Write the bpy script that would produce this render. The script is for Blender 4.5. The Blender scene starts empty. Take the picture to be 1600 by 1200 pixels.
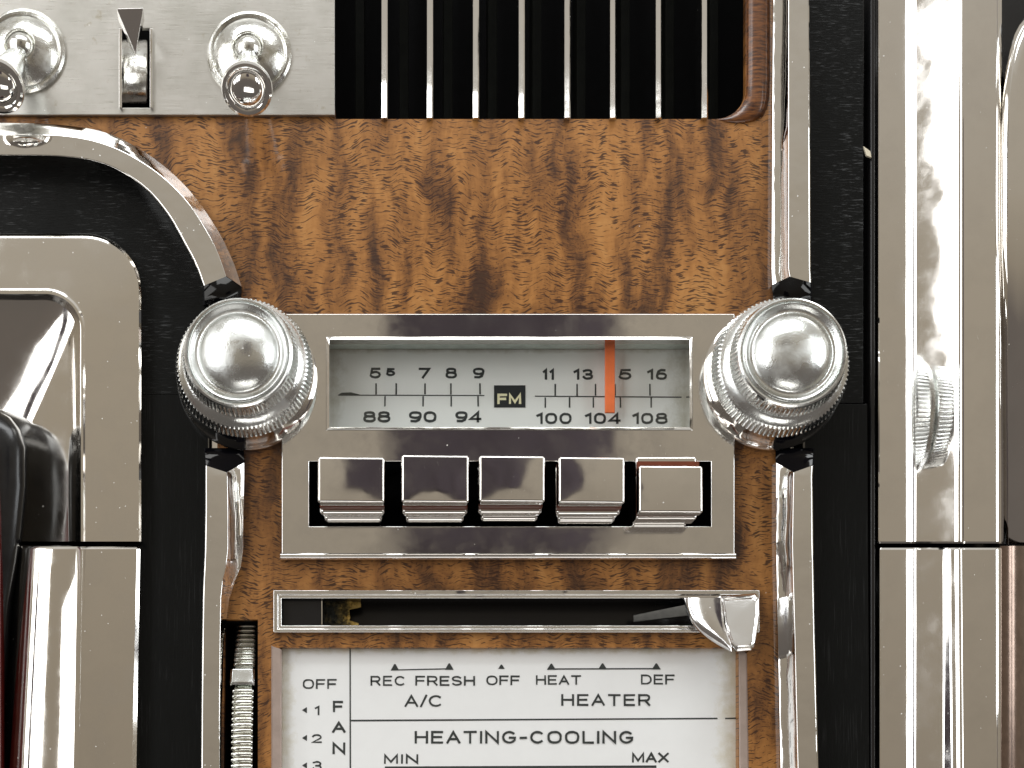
import bpy, bmesh, math, random
from mathutils import Vector, Matrix
random.seed(7)
S = 0.00025                    # metres per unit (one photograph pixel on the wood)
VX, VY, D = 645.0, 1287.0, 2000.0   # foot of the camera on the dashboard, and its distance
scene = bpy.context.scene
COL = scene.collection

# ------------------------------------------------------------------ camera, world, lamps
cd = bpy.data.cameras.new('camera'); cam = bpy.data.objects.new('camera', cd); COL.objects.link(cam)
cam.location = (0, -D * S, 0); cam.rotation_euler = (math.radians(90), 0, 0)
cd.sensor_width = 36; cd.lens = 36 * D / 1600
cd.shift_x = (800 - VX) / 1600; cd.shift_y = (VY - 600) / 1600
cd.clip_start = 0.01; cd.clip_end = 50
cd.dof.use_dof = True; cd.dof.focus_distance = D * S - 0.006; cd.dof.aperture_fstop = 14
scene.camera = cam

world = bpy.data.worlds.new('World'); scene.world = world; world.use_nodes = True
wn = world.node_tree; wn.nodes.clear()
wo = wn.nodes.new('ShaderNodeOutputWorld'); wb = wn.nodes.new('ShaderNodeBackground')
wt = wn.nodes.new('ShaderNodeTexCoord'); wsep = wn.nodes.new('ShaderNodeSeparateXYZ')
wr = wn.nodes.new('ShaderNodeValToRGB'); wm = wn.nodes.new('ShaderNodeMapRange')
wn.links.new(wt.outputs['Generated'], wsep.inputs[0]); wn.links.new(wsep.outputs['Z'], wm.inputs['Value'])
wm.inputs['From Min'].default_value = -1; wm.inputs['From Max'].default_value = 1
wn.links.new(wm.outputs[0], wr.inputs[0]); wn.links.new(wr.outputs[0], wb.inputs[0]); wn.links.new(wb.outputs[0], wo.inputs[0])
els = wr.color_ramp.elements
els[0].position = 0.0; els[0].color = (0.11, 0.10, 0.09, 1)
els[1].position = 1.0; els[1].color = (0.62, 0.60, 0.56, 1)
e = els.new(0.38); e.color = (0.14, 0.12, 0.105, 1)
e = els.new(0.52); e.color = (0.28, 0.24, 0.187, 1)
e = els.new(0.68); e.color = (0.36, 0.315, 0.25, 1)
wb.inputs['Strength'].default_value = 1.0

def area(name, loc, target, sx, sy, radiance, col=(1, 1, 1)):
    l = bpy.data.lights.new(name, 'AREA'); l.shape = 'RECTANGLE'; l.size = sx; l.size_y = sy
    l.energy = radiance * math.pi * sx * sy; l.color = col
    o = bpy.data.objects.new(name, l); COL.objects.link(o); o.location = loc
    d = Vector(target) - Vector(loc); o.rotation_euler = d.to_track_quat('-Z', 'Y').to_euler()
    return o
C0 = (0.03, 0, 0.17)
area('lamp_window', (-1.18, -0.93, 0.58), C0, 1.10, 1.40, 3.7, (0.98, 0.99, 1.0))
area('lamp_window', (1.20, -0.62, 0.50), C0, 0.60, 0.75, 6.4, (0.93, 0.97, 1.0))
area('lamp_overhead', (0.05, -0.62, 1.35), C0, 1.2, 0.42, 6.4, (0.96, 0.985, 1.0))
area('lamp_footwell', (0.15, -0.60, -0.85), C0, 0.8, 0.32, 2.4, (1.0, 0.97, 0.92))

scene.view_settings.view_transform = 'Standard'; scene.view_settings.look = 'None'
scene.view_settings.exposure = 0.0; scene.view_settings.gamma = 1.0
scene.cycles.use_denoising = True
scene.cycles.max_bounces = 10; scene.cycles.glossy_bounces = 7; scene.cycles.diffuse_bounces = 4
scene.cycles.sample_clamp_indirect = 6; scene.cycles.caustics_reflective = False; scene.cycles.caustics_refractive = False

# ------------------------------------------------------------------ coordinates
def W(u, v, h):                # a point of the dashboard: u right, v down, h towards the driver
    return Vector(((u - VX) * S, -h * S, (VY - v) * S))
def J(px, py, h):              # where the sight line through px,py meets the height h
    k = 1 - h / D
    return W(VX + (px - VX) * k, VY + (py - VY) * k, h)

# ------------------------------------------------------------------ node helpers
class NT:
    def __init__(s, name):
        s.m = bpy.data.materials.new(name); s.m.use_nodes = True
        s.t = s.m.node_tree; s.t.nodes.clear()
        s.out = s.n('ShaderNodeOutputMaterial'); s.b = s.n('ShaderNodeBsdfPrincipled')
        s.l(s.b.outputs[0], s.out.inputs[0])
        g = s.n('ShaderNodeNewGeometry'); sc = s.n('ShaderNodeVectorMath'); sc.operation = 'SCALE'
        s.l(g.outputs['Position'], sc.inputs[0]); sc.inputs['Scale'].default_value = 1 / S
        s.pos = sc.outputs[0]
    def n(s, t): return s.t.nodes.new(t)
    def l(s, a, b): s.t.links.new(a, b)
    def val(s, sock, v):
        if hasattr(v, 'links') or hasattr(v, 'is_linked'): s.l(v, sock)
        else: sock.default_value = v
    def math(s, op, a, b=0.0, c=None, clamp=False):
        m = s.n('ShaderNodeMath'); m.operation = op; m.use_clamp = clamp
        s.val(m.inputs[0], a); s.val(m.inputs[1], b)
        if c is not None: s.val(m.inputs[2], c)
        return m.outputs[0]
    def xyz(s, v):
        m = s.n('ShaderNodeSeparateXYZ'); s.l(v, m.inputs[0]); return m.outputs
    def comb(s, x, y, z):
        m = s.n('ShaderNodeCombineXYZ')
        for i, q in enumerate((x, y, z)): s.val(m.inputs[i], q)
        return m.outputs[0]
    def noise(s, vec, scale=1.0, detail=2.0, rough=0.5, dist=0.0, col=False):
        m = s.n('ShaderNodeTexNoise'); s.l(vec, m.inputs['Vector'])
        m.inputs['Scale'].default_value = scale; m.inputs['Detail'].default_value = detail
        m.inputs['Roughness'].default_value = rough; m.inputs['Distortion'].default_value = dist
        return m.outputs['Color' if col else 'Fac']
    def ramp(s, f, pts, interp='LINEAR'):
        m = s.n('ShaderNodeValToRGB'); s.val(m.inputs[0], f); m.color_ramp.interpolation = interp
        e = m.color_ramp.elements
        while len(e) < len(pts): e.new(0.5)
        for i, (p, c) in enumerate(pts):
            e[i].position = p
            e[i].color = (c, c, c, 1) if isinstance(c, (int, float)) else (*c, 1)
        return m.outputs[0]
    def rng(s, f, a, b, c=0.0, d=1.0):
        m = s.n('ShaderNodeMapRange'); s.val(m.inputs['Value'], f)
        for k, v in zip(('From Min', 'From Max', 'To Min', 'To Max'), (a, b, c, d)): s.val(m.inputs[k], v)
        return m.outputs[0]
    def mix(s, f, a, b, mode='MIX'):
        m = s.n('ShaderNodeMix'); m.data_type = 'RGBA'; m.blend_type = mode
        s.val(m.inputs[0], f)
        for i, q in ((6, a), (7, b)):
            if isinstance(q, tuple): m.inputs[i].default_value = (*q, 1) if len(q) == 3 else q
            else: s.l(q, m.inputs[i])
        return m.outputs[2]
    def bump(s, h, strength, dist=1.0):
        m = s.n('ShaderNodeBump'); m.inputs['Strength'].default_value = strength
        m.inputs['Distance'].default_value = dist * S; s.l(h, m.inputs['Height'])
        s.l(m.outputs[0], s.b.inputs['Normal']); return m
    def set(s, **k):
        nm = dict(color='Base Color', metal='Metallic', rough='Roughness', coat='Coat Weight', coatr='Coat Roughness', spec='Specular IOR Level', aniso='Anisotropic')
        for a, v in k.items():
            so = s.b.inputs[nm[a]]
            if isinstance(v, tuple): so.default_value = (*v, 1)
            else: s.val(so, v)

def specks(t, cell, size, keep, seed=0.0):
    """scattered grains, 0..1: one in some cells of a voronoi"""
    v = t.n('ShaderNodeTexVoronoi'); v.inputs['Scale'].default_value = 1 / cell
    x = t.xyz(t.pos); t.l(t.comb(t.math('ADD', x[0], seed), t.math('MULTIPLY', x[1], 0.5), x[2]), v.inputs['Vector'])
    c = t.xyz(v.outputs['Color'])
    near = t.math('LESS_THAN', v.outputs['Distance'], t.math('MULTIPLY', c[1], size / cell))
    return t.math('MULTIPLY', near, t.math('LESS_THAN', c[0], keep))

def chrome(name, col=(0.90, 0.885, 0.86), rough=0.045, wav=0.08, wavs=0.012, dust=0.2, grime=0.0, pit=0.0):
    t = NT(name)
    d = specks(t, 26, 1.6, dust); d2 = specks(t, 9, 1.2, dust * 0.5, 40)
    dd = t.math('MAXIMUM', d, d2)
    x = t.xyz(t.pos)
    base = col
    cloud = t.noise(t.pos, 0.018, 4, 0.6)
    c = t.mix(t.rng(cloud, 0.42, 0.72, 0, 0.35), base, tuple(a * 0.82 for a in base))
    if grime:
        g = t.rng(t.noise(t.pos, 0.06, 5, 0.65), 0.5, 0.68, 0, grime)
        c = t.mix(g, c, (0.30, 0.28, 0.18))
    c = t.mix(t.math('MULTIPLY', dd, 0.7), c, (0.75, 0.73, 0.68))
    # hair scratches
    a = t.noise(t.comb(t.math('MULTIPLY', t.math('ADD', x[0], t.math('MULTIPLY', x[2], 0.35)), 0.45), x[1], t.math('MULTIPLY', x[2], 0.02)), 1, 3, 0.7)
    scr = t.rng(a, 0.70, 0.76, 0, 1)
    t.set(color=c, metal=t.math('SUBTRACT', 1.0, t.math('MULTIPLY', dd, 0.8)),
          rough=t.math('ADD', t.math('ADD', rough, t.math('MULTIPLY', dd, 0.4)), t.math('ADD', t.rng(cloud, 0.42, 0.66, 0, 0.02 + rough * 1.2), t.math('MULTIPLY', scr, 0.24))))
    hgt = t.noise(t.pos, wavs, 2, 0.4)
    b = t.bump(hgt, wav, 12)
    if pit:
        b2 = t.n('ShaderNodeBump'); b2.inputs['Strength'].default_value = pit; b2.inputs['Distance'].default_value = 0.8 * S
        t.l(t.noise(t.pos, 0.35, 3, 0.6), b2.inputs['Height']); t.l(b2.outputs[0], b.inputs['Normal'])
    return t.m

M = {}
M['chrome'] = chrome('chrome')
M['plate'] = chrome('plate_chrome', (0.86, 0.845, 0.82), 0.055, 0.02, 0.012, 0.32)
M['trim'] = chrome('trim_chrome', (0.90, 0.89, 0.87), 0.04, 0.10, 0.02, 0.32)
M['knob'] = chrome('satin_chrome', (0.84, 0.86, 0.85), 0.15, 0.1, 0.03, 0.05, 0.0, 0.25)
M['dome'] = chrome('dome_chrome', (0.86, 0.885, 0.87), 0.21, 0.05, 0.03, 0.2, 0.0, 0.35)
M['old'] = chrome('aged_chrome', (0.76, 0.76, 0.73), 0.15, 0.2, 0.03, 0.12, 0.45, 0.3)
M['slide'] = chrome('lever_chrome', (0.92, 0.92, 0.92), 0.07, 0.05, 0.03, 0.3)
M['pod'] = chrome('cover_chrome', (0.88, 0.85, 0.80), 0.06, 0.05, 0.008, 0.3)
M['rail'] = chrome('console_chrome', (0.89, 0.87, 0.84), 0.035, 0.05, 0.010, 0.2)
M['gear'] = chrome('ribbed_chrome', (0.84, 0.85, 0.80), 0.14, 0.05, 0.03, 0.05, 0.45)

t = NT('satin_plate'); x = t.xyz(t.pos)
st = t.noise(t.comb(t.math('MULTIPLY', x[0], 0.02), 0.0, t.math('MULTIPLY', x[2], 0.9)), 1, 3, 0.6)
cl = t.noise(t.pos, 0.014, 4, 0.6)
c = t.mix(t.rng(cl, 0.4, 0.7), (0.66, 0.645, 0.61), (0.55, 0.54, 0.50))
c = t.mix(t.math('MULTIPLY', t.rng(t.noise(t.pos, 0.05, 5, 0.7), 0.62, 0.72), 0.5), c, (0.38, 0.33, 0.22))
dd = specks(t, 14, 1.3, 0.10); c = t.mix(dd, c, (0.9, 0.9, 0.88))
t.set(color=c, metal=0.85, rough=t.rng(st, 0.3, 0.7, 0.26, 0.36)); t.bump(st, 0.12, 0.6); M['satin'] = t.m

# figured walnut veneer under lacquer
t = NT('walnut_veneer'); x = t.xyz(t.pos); X, Z = x[0], x[2]
w1 = t.noise(t.comb(t.math('MULTIPLY', X, 1 / 46), 0.0, t.math('MULTIPLY', Z, 1 / 110)), 1, 0.6, 0.4)
w2 = t.noise(t.comb(t.math('MULTIPLY', X, 1 / 13), 3.0, t.math('MULTIPLY', Z, 1 / 40)), 1, 0, 0.5)
ZZ = t.math('ADD', Z, t.math('ADD', t.math('MULTIPLY', w1, 46), t.math('MULTIPLY', w2, 5)))
wx = t.noise(t.comb(t.math('MULTIPLY', X, 1 / 120), 8.0, t.math('MULTIPLY', Z, 1 / 90)), 1, 2, 0.5)
XX = t.math('ADD', X, t.math('MULTIPLY', wx, 50))
band = t.noise(t.comb(t.math('MULTIPLY', XX, 1 / 50), 5.0, t.math('MULTIPLY', Z, 1 / 230)), 1, 4, 0.60)
fine = t.noise(t.comb(t.math('MULTIPLY', X, 1 / 42), 1.0, t.math('MULTIPLY', ZZ, 1 / 6.5)), 1, 4, 0.65)
big = t.noise(t.comb(t.math('MULTIPLY', X, 1 / 150), 2.0, t.math('MULTIPLY', Z, 1 / 150)), 1, 2, 0.5)
tone = t.math('ADD', t.math('MULTIPLY', band, 0.80), t.math('ADD', t.math('MULTIPLY', fine, 0.20), t.math('MULTIPLY', big, 0.12)))
base = t.ramp(tone, [(0.41, (0.052, 0.022, 0.009)), (0.475, (0.14, 0.056, 0.016)), (0.54, (0.26, 0.107, 0.027)), (0.63, (0.40, 0.175, 0.046)), (0.78, (0.54, 0.27, 0.085))])
dash = t.noise(t.comb(t.math('MULTIPLY', X, 1 / 17), 0.0, t.math('MULTIPLY', ZZ, 1 / 2.5)), 1, 1.0, 0.5)
dens = t.noise(t.comb(t.math('MULTIPLY', XX, 1 / 45), 11.0, t.math('MULTIPLY', Z, 1 / 80)), 1, 3, 0.6)
thr = t.rng(dens, 0.34, 0.60, 0.63, 0.515)
dk = t.rng(t.math('SUBTRACT', dash, thr), 0.0, 0.045)
dots = t.noise(t.comb(t.math('MULTIPLY', X, 1 / 4.0), 7.0, t.math('MULTIPLY', ZZ, 1 / 2.6)), 1, 1, 0.5)
thr2 = t.rng(band, 0.35, 0.60, 0.55, 0.70)
dk2 = t.rng(t.math('SUBTRACT', dots, thr2), 0.0, 0.05)
c = t.mix(t.math('MULTIPLY', dk, 0.88), base, (0.035, 0.011, 0.004))
c = t.mix(t.math('MULTIPLY', dk2, 0.7), c, (0.05, 0.015, 0.005))
c = t.mix(t.math('MULTIPLY', specks(t, 22, 1.0, 0.12), 0.6), c, (0.7, 0.6, 0.5))
t.set(color=c, rough=0.42, spec=0.35, coat=0.5, coatr=0.10)
t.bump(t.math('SUBTRACT', 1.0, dk), 0.15, 0.5); M['wood'] = t.m
t = NT('dark_wood_edge'); x = t.xyz(t.pos)
n = t.noise(t.comb(t.math('MULTIPLY', x[0], 1 / 30), t.math('MULTIPLY', x[1], 1 / 8), t.math('MULTIPLY', x[2], 1 / 4)), 1, 4, 0.65)
c = t.ramp(n, [(0.38, (0.045, 0.014, 0.006)), (0.55, (0.17, 0.058, 0.014)), (0.7, (0.26, 0.095, 0.022))])
t.set(color=c, rough=0.35, spec=0.4, coat=0.7, coatr=0.16); t.bump(n, 0.25, 1.0); M['edge'] = t.m

def blackened(name, sx, sz, amount, hi=0.07):
    t = NT(name); x = t.xyz(t.pos)
    st = t.noise(t.comb(t.math('MULTIPLY', x[0], sx), 0.0, t.math('MULTIPLY', x[2], sz)), 1, 3, 0.65)
    patch = t.noise(t.pos, 0.012, 2, 0.5)
    f = t.math('MULTIPLY', t.rng(st, 0.55, 0.72), t.rng(patch, 0.35, 0.6))
    c = t.mix(f, (0.006, 0.0065, 0.0065), (hi, hi * 1.04, hi * 1.06))
    c = t.mix(specks(t, 18, 1.1, 0.06), c, (0.4, 0.4, 0.38))
    t.set(color=c, rough=t.rng(st, 0.3, 0.7, 0.34, 0.24), spec=0.15); t.bump(st, amount, 0.5); return t.m
M['black'] = blackened('brushed_black', 0.045, 0.40, 0.6, 0.10)
M['blackv'] = blackened('dull_black', 0.5, 0.01, 0.15, 0.03)

def simple(name, col, rough=0.5, metal=0.0, spec=0.5, bump=0.0, var=0.0):
    t = NT(name)
    n = t.noise(t.pos, 0.05, 5, 0.6)
    c = t.mix(t.rng(n, 0.35, 0.7, 0, 1), col, tuple(q * (1 - var) for q in col))
    t.set(color=c, rough=rough, metal=metal, spec=spec)
    if bump: t.bump(t.noise(t.pos, 0.4, 4, 0.6), bump, 1.0)
    return t.m
M['void'] = simple('cavity_black', (0.004, 0.004, 0.0045), 0.8, 0, 0.1, 0, 0.4)
M['vane'] = simple('vane_black', (0.007, 0.0075, 0.006), 0.7, 0, 0.05, 0.2, 0.4)
M['rubber'] = simple('plastic_black', (0.012, 0.012, 0.013), 0.22, 0, 0.5, 0.05, 0.3)
M['ink'] = simple('ink', (0.045, 0.05, 0.048), 0.5, 0, 0.3, 0, 0.25)
M['cream'] = simple('cream_ink', (0.95, 0.88, 0.58), 0.5, 0, 0.3, 0, 0.1)
M['box'] = simple('marker_black', (0.018, 0.022, 0.024), 0.4, 0, 0.4, 0, 0.1)
M['needle'] = simple('needle_orange', (1.0, 0.21, 0.06), 0.4, 0, 0.5, 0, 0.12)
M['redbrown'] = simple('red_brown_lacquer', (0.20, 0.045, 0.018), 0.4, 0, 0.5, 0, 0.3)
M['maroon'] = simple('maroon_plastic', (0.10, 0.008, 0.006), 0.15, 0, 0.5, 0, 0.3)
M['umber'] = simple('umber_metal', (0.30, 0.22, 0.18), 0.22, 0.9, 0.5, 0.05, 0.3)
M['vane_metal'] = simple('dull_steel', (0.06, 0.058, 0.052), 0.35, 0.8, 0.5, 0.2, 0.4)
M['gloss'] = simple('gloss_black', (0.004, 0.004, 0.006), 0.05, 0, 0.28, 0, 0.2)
M['mint'] = simple('lens_edge_mint', (0.72, 0.82, 0.77), 0.18, 0.15, 0.6, 0.05, 0.25)
M['foam'] = simple('yellowed_foam', (0.42, 0.29, 0.09), 0.95, 0, 0.1, 1.0, 0.75)
M['mauve'] = simple('mauve_edge', (0.52, 0.42, 0.37), 0.22, 0.35, 0.5, 0.06, 0.15)
M['added_dark'] = simple('added_dark_shape', (0.115, 0.095, 0.11), 0.9, 0, 0.1, 0.3, 0.3)  # dark tone of the added shapes that the chrome mirrors
M['chip'] = simple('pale_chip', (0.75, 0.68, 0.52), 0.6)

def printed(name, col, edge, cx0, cx1, cz0, metal, rough):
    t = NT(name); x = t.xyz(t.pos)
    n = t.noise(t.pos, 0.03, 5, 0.65)
    c = t.mix(t.rng(n, 0.4, 0.75, 0, 0.25), col, tuple(q * 0.9 for q in col))
    # yellowing stains that creep in from the border
    el = t.math('MAXIMUM', t.rng(x[0], cx0 - VX, cx0 - VX + 42, 1, 0), t.rng(x[0], cx1 - VX - 60, cx1 - VX, 0, 1))
    el = t.math('MAXIMUM', el, t.rng(x[2], VY - cz0 - 14, VY - cz0, 0, 1))
    s = t.rng(t.math('ADD', t.math('MULTIPLY', el, 0.55), t.math('MULTIPLY', t.noise(t.pos, 0.045, 6, 0.7), 0.8)), 0.62, 0.98, 0, 0.75)
    c = t.mix(s, c, edge)
    c = t.mix(specks(t, 24, 1.1, 0.08), c, (0.3, 0.28, 0.25))
    t.set(color=c, metal=metal, rough=rough, spec=0.3)
    t.bump(t.noise(t.pos, 0.9, 3, 0.6), 0.12, 0.4); return t.m
M['label'] = printed('printed_silver', (0.86, 0.87, 0.865), (0.58, 0.53, 0.38), 437, 1153, 1012, 0.05, 0.45)
M['dial'] = printed('dial_silver', (0.93, 0.925, 0.90), (0.52, 0.48, 0.38), 512, 1080, 530, 0.0, 0.45)

# clear dial glass
m = bpy.data.materials.new('clear_glass'); m.use_nodes = True; nt = m.node_tree; nt.nodes.clear()
o_ = nt.nodes.new('ShaderNodeOutputMaterial'); mx = nt.nodes.new('ShaderNodeMixShader'); tr = nt.nodes.new('ShaderNodeBsdfTransparent')
gl = nt.nodes.new('ShaderNodeBsdfGlossy'); fr = nt.nodes.new('ShaderNodeFresnel')
gl.inputs['Roughness'].default_value = 0.02; tr.inputs['Color'].default_value = (0.985, 0.995, 0.99, 1)
nt.nodes.remove(fr); mx.inputs[0].default_value = 0.035; nt.links.new(tr.outputs[0], mx.inputs[1]); nt.links.new(gl.outputs[0], mx.inputs[2]); nt.links.new(mx.outputs[0], o_.inputs[0])
M['glass'] = m

# ------------------------------------------------------------------ object helpers
def thing(name, label, cat, base, group=None):
    o = bpy.data.objects.new(name, None); COL.objects.link(o); o.empty_display_size = 0.01
    o.location = base; o['label'] = label; o['category'] = cat
    if group: o['group'] = group
    return o
def tag(o, label, cat, group=None):
    o['label'] = label; o['category'] = cat
    if group: o['group'] = group
    return o
def worldloc(p):
    v = Vector((0, 0, 0))
    while p is not None: v += p.location; p = p.parent
    return v
def mesh(name, verts, faces, mat, parent=None, bevel=0.0, angle=35, seg=2, label=None, smooth=True, origin=None):
    """verts in metres; linked as one object, its origin at the parent's or at its own base"""
    base = worldloc(parent) if parent is not None else (Vector(origin) if origin is not None else Vector(verts[0]))
    me = bpy.data.meshes.new(name); me.from_pydata([tuple(Vector(v) - base) for v in verts], [], faces)
    bm = bmesh.new(); bm.from_mesh(me); bmesh.ops.remove_doubles(bm, verts=bm.verts, dist=S * 0.01)
    bmesh.ops.recalc_face_normals(bm, faces=bm.faces)
    bm.to_mesh(me); bm.free()
    if smooth: me.shade_smooth(); me.set_sharp_from_angle(angle=math.radians(angle))
    me.materials.append(M[mat] if isinstance(mat, str) else mat)
    o = bpy.data.objects.new(name, me); COL.objects.link(o)
    if parent is not None: o.parent = parent
    else: o.location = base
    if bevel:
        b = o.modifiers.new('bevel', 'BEVEL'); b.width = bevel * S; b.segments = seg; b.limit_method = 'ANGLE'
        b.angle_limit = math.radians(28); b.use_clamp_overlap = True; b.harden_normals = True
    if label: o['label'] = label
    return o

def rect(x0, y0, x1, y1, r=0.0, n=5):
    if r <= 0: return [(x0, y0), (x1, y0), (x1, y1), (x0, y1)]
    out = []
    for cx, cy, a0 in ((x1 - r, y0 + r, -90), (x1 - r, y1 - r, 0), (x0 + r, y1 - r, 90), (x0 + r, y0 + r, 180)):
        for i in range(n + 1):
            a = math.radians(a0 + 90 * i / n); out.append((cx + r * math.cos(a), cy + r * math.sin(a)))
    return out
def plate(name, loops, h0, h1, mat, parent=None, bevel=0.0, seg=2, label=None, proj=None):
    """a slab with holes; loops are seen at height proj (default: its face h1)"""
    hp = h1 if proj is None else proj; k = 1 - hp / D
    if all(len(lp) == 4 and len({p[0] for p in lp}) == 2 for lp in loops):       # all rectangles: clean quads round the openings
        bx = [(min(p[0] for p in lp), min(p[1] for p in lp), max(p[0] for p in lp), max(p[1] for p in lp)) for lp in loops]
        xs = sorted({a for b in bx for a in (b[0], b[2])}); ys = sorted({a for b in bx for a in (b[1], b[3])})
        o, hs = bx[0], bx[1:]
        inside = lambda i, j: 0 <= i < len(xs) - 1 and 0 <= j < len(ys) - 1 and not any(b[0] <= (xs[i] + xs[i + 1]) / 2 <= b[2] and b[1] <= (ys[j] + ys[j + 1]) / 2 <= b[3] for b in hs)
        Pt = lambda i, j, h: W(VX + (xs[i] - VX) * k, VY + (ys[j] - VY) * k, h)
        vs, fs = [], []
        def quad(*p): fs.append(tuple(range(len(vs), len(vs) + 4))); vs.extend(p)
        for i in range(len(xs) - 1):
            for j in range(len(ys) - 1):
                if not inside(i, j): continue
                for h in (h0, h1): quad(Pt(i, j, h), Pt(i + 1, j, h), Pt(i + 1, j + 1, h), Pt(i, j + 1, h))
                for (di, dj, a, b) in ((-1, 0, (i, j), (i, j + 1)), (1, 0, (i + 1, j), (i + 1, j + 1)), (0, -1, (i, j), (i + 1, j)), (0, 1, (i, j + 1), (i + 1, j + 1))):
                    if not inside(i + di, j + dj): quad(Pt(*a, h0), Pt(*b, h0), Pt(*b, h1), Pt(*a, h1))
        return mesh(name, vs, fs, mat, parent, bevel, 30, seg, label)
    cu = bpy.data.curves.new('tmp', 'CURVE'); cu.dimensions = '2D'; cu.fill_mode = 'BOTH'; cu.extrude = (h1 - h0) / 2
    for lp in loops:
        sp = cu.splines.new('POLY'); sp.points.add(len(lp) - 1); sp.use_cyclic_u = True
        for i, (px, py) in enumerate(lp): sp.points[i].co = ((px - VX) * k, (VY - py) * k, 0, 1)
    co = bpy.data.objects.new('tmp', cu); COL.objects.link(co)
    dg = bpy.context.evaluated_depsgraph_get(); me = bpy.data.meshes.new_from_object(co.evaluated_get(dg))
    vs = [Vector((v.co.x * S, -(v.co.z + (h0 + h1) / 2) * S, v.co.y * S)) for v in me.vertices]
    fs = [tuple(p.vertices) for p in me.polygons]
    bpy.data.objects.remove(co); bpy.data.curves.remove(cu); bpy.data.meshes.remove(me)
    return mesh(name, vs, fs, mat, parent, bevel, 30, seg, label)
def crv(pts, n):
    """smooth curve of n+1 points through pts (tuples of 3)"""
    P = [Vector(p) for p in pts]; P = [2 * P[0] - P[1]] + P + [2 * P[-1] - P[-2]]
    L = [0]
    for i in range(1, len(P) - 2): L.append(L[-1] + (P[i + 1] - P[i]).length)
    out = []
    for j in range(n + 1):
        d = L[-1] * j / n; i = 0
        while i < len(L) - 2 and d > L[i + 1]: i += 1
        f = (d - L[i]) / max(1e-9, L[i + 1] - L[i]); a, b, c, e = P[i], P[i + 1], P[i + 2], P[i + 3]
        out.append(0.5 * ((2 * b) + (c - a) * f + (2 * a - 5 * b + 4 * c - e) * f * f + (3 * b - a - 3 * c + e) * f ** 3))
    return out
def loft(name, rows, mat, parent=None, bevel=0.0, angle=35, seg=2, label=None, cap=False):
    n = len(rows[0]); vs = [J(*p) for r in rows for p in r]; fs = []
    for i in range(len(rows) - 1):
        for j in range(n - 1):
            a = i * n + j; fs.append((a, a + 1, a + n + 1, a + n))
    if cap:
        fs.append(tuple(i * n for i in range(len(rows)))); fs.append(tuple(i * n + n - 1 for i in reversed(range(len(rows)))))
    return mesh(name, vs, fs, mat, parent, bevel, angle, seg, label)
def lathe(name, c, prof, mat, parent=None, n=96, axis=(0, 0, 1), label=None, teeth=None, angle=35):
    """profile (radius, height along axis) turned about an axis at the panel point c=(u,v,h); teeth: {index: (depth, count)}"""
    ax = Vector(axis).normalized(); q = Vector((0, 0, 1)).rotation_difference(ax)
    vs, fs = [], []; m = len(prof)
    for i in range(n):
        a = 2 * math.pi * i / n
        for j, (r, z) in enumerate(prof):
            rr = r
            if teeth and j in teeth: rr = r - (teeth[j] if i % 6 in (0, 5) else teeth[j] * .25 if i % 6 in (1, 4) else 0)
            p = q @ Vector((rr * math.cos(a), rr * math.sin(a), z))
            vs.append(W(c[0] + p.x, c[1] + p.y, c[2] + p.z))
    for i in range(n):
        k = (i + 1) % n
        for j in range(m - 1):
            fs.append((i * m + j, k * m + j, k * m + j + 1, i * m + j + 1))
    return mesh(name, vs, fs, mat, parent, 0, angle, 2, label)
def box(name, x0, y0, x1, y1, h0, h1, mat, parent=None, bevel=0.0, label=None, seg=2, proj=None, tx=0.0, ty=0.0):
    """block whose face (seen at h1) is x0..x1,y0..y1; its root may be inset by tx,ty"""
    hp = h1 if proj is None else proj; k = 1 - hp / D
    X0, X1 = VX + (x0 - VX) * k, VX + (x1 - VX) * k; Y0, Y1 = VY + (y0 - VY) * k, VY + (y1 - VY) * k
    vs = [W(X0 + tx, Y0 + ty, h0), W(X1 - tx, Y0 + ty, h0), W(X1 - tx, Y1 - ty, h0), W(X0 + tx, Y1 - ty, h0), W(X0, Y0, h1), W(X1, Y0, h1), W(X1, Y1, h1), W(X0, Y1, h1)]
    fs = [(0, 1, 2, 3), (4, 5, 6, 7), (0, 1, 5, 4), (1, 2, 6, 5), (2, 3, 7, 6), (3, 0, 4, 7)]
    return mesh(name, vs, fs, mat, parent, bevel, 40, seg, label)

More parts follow.
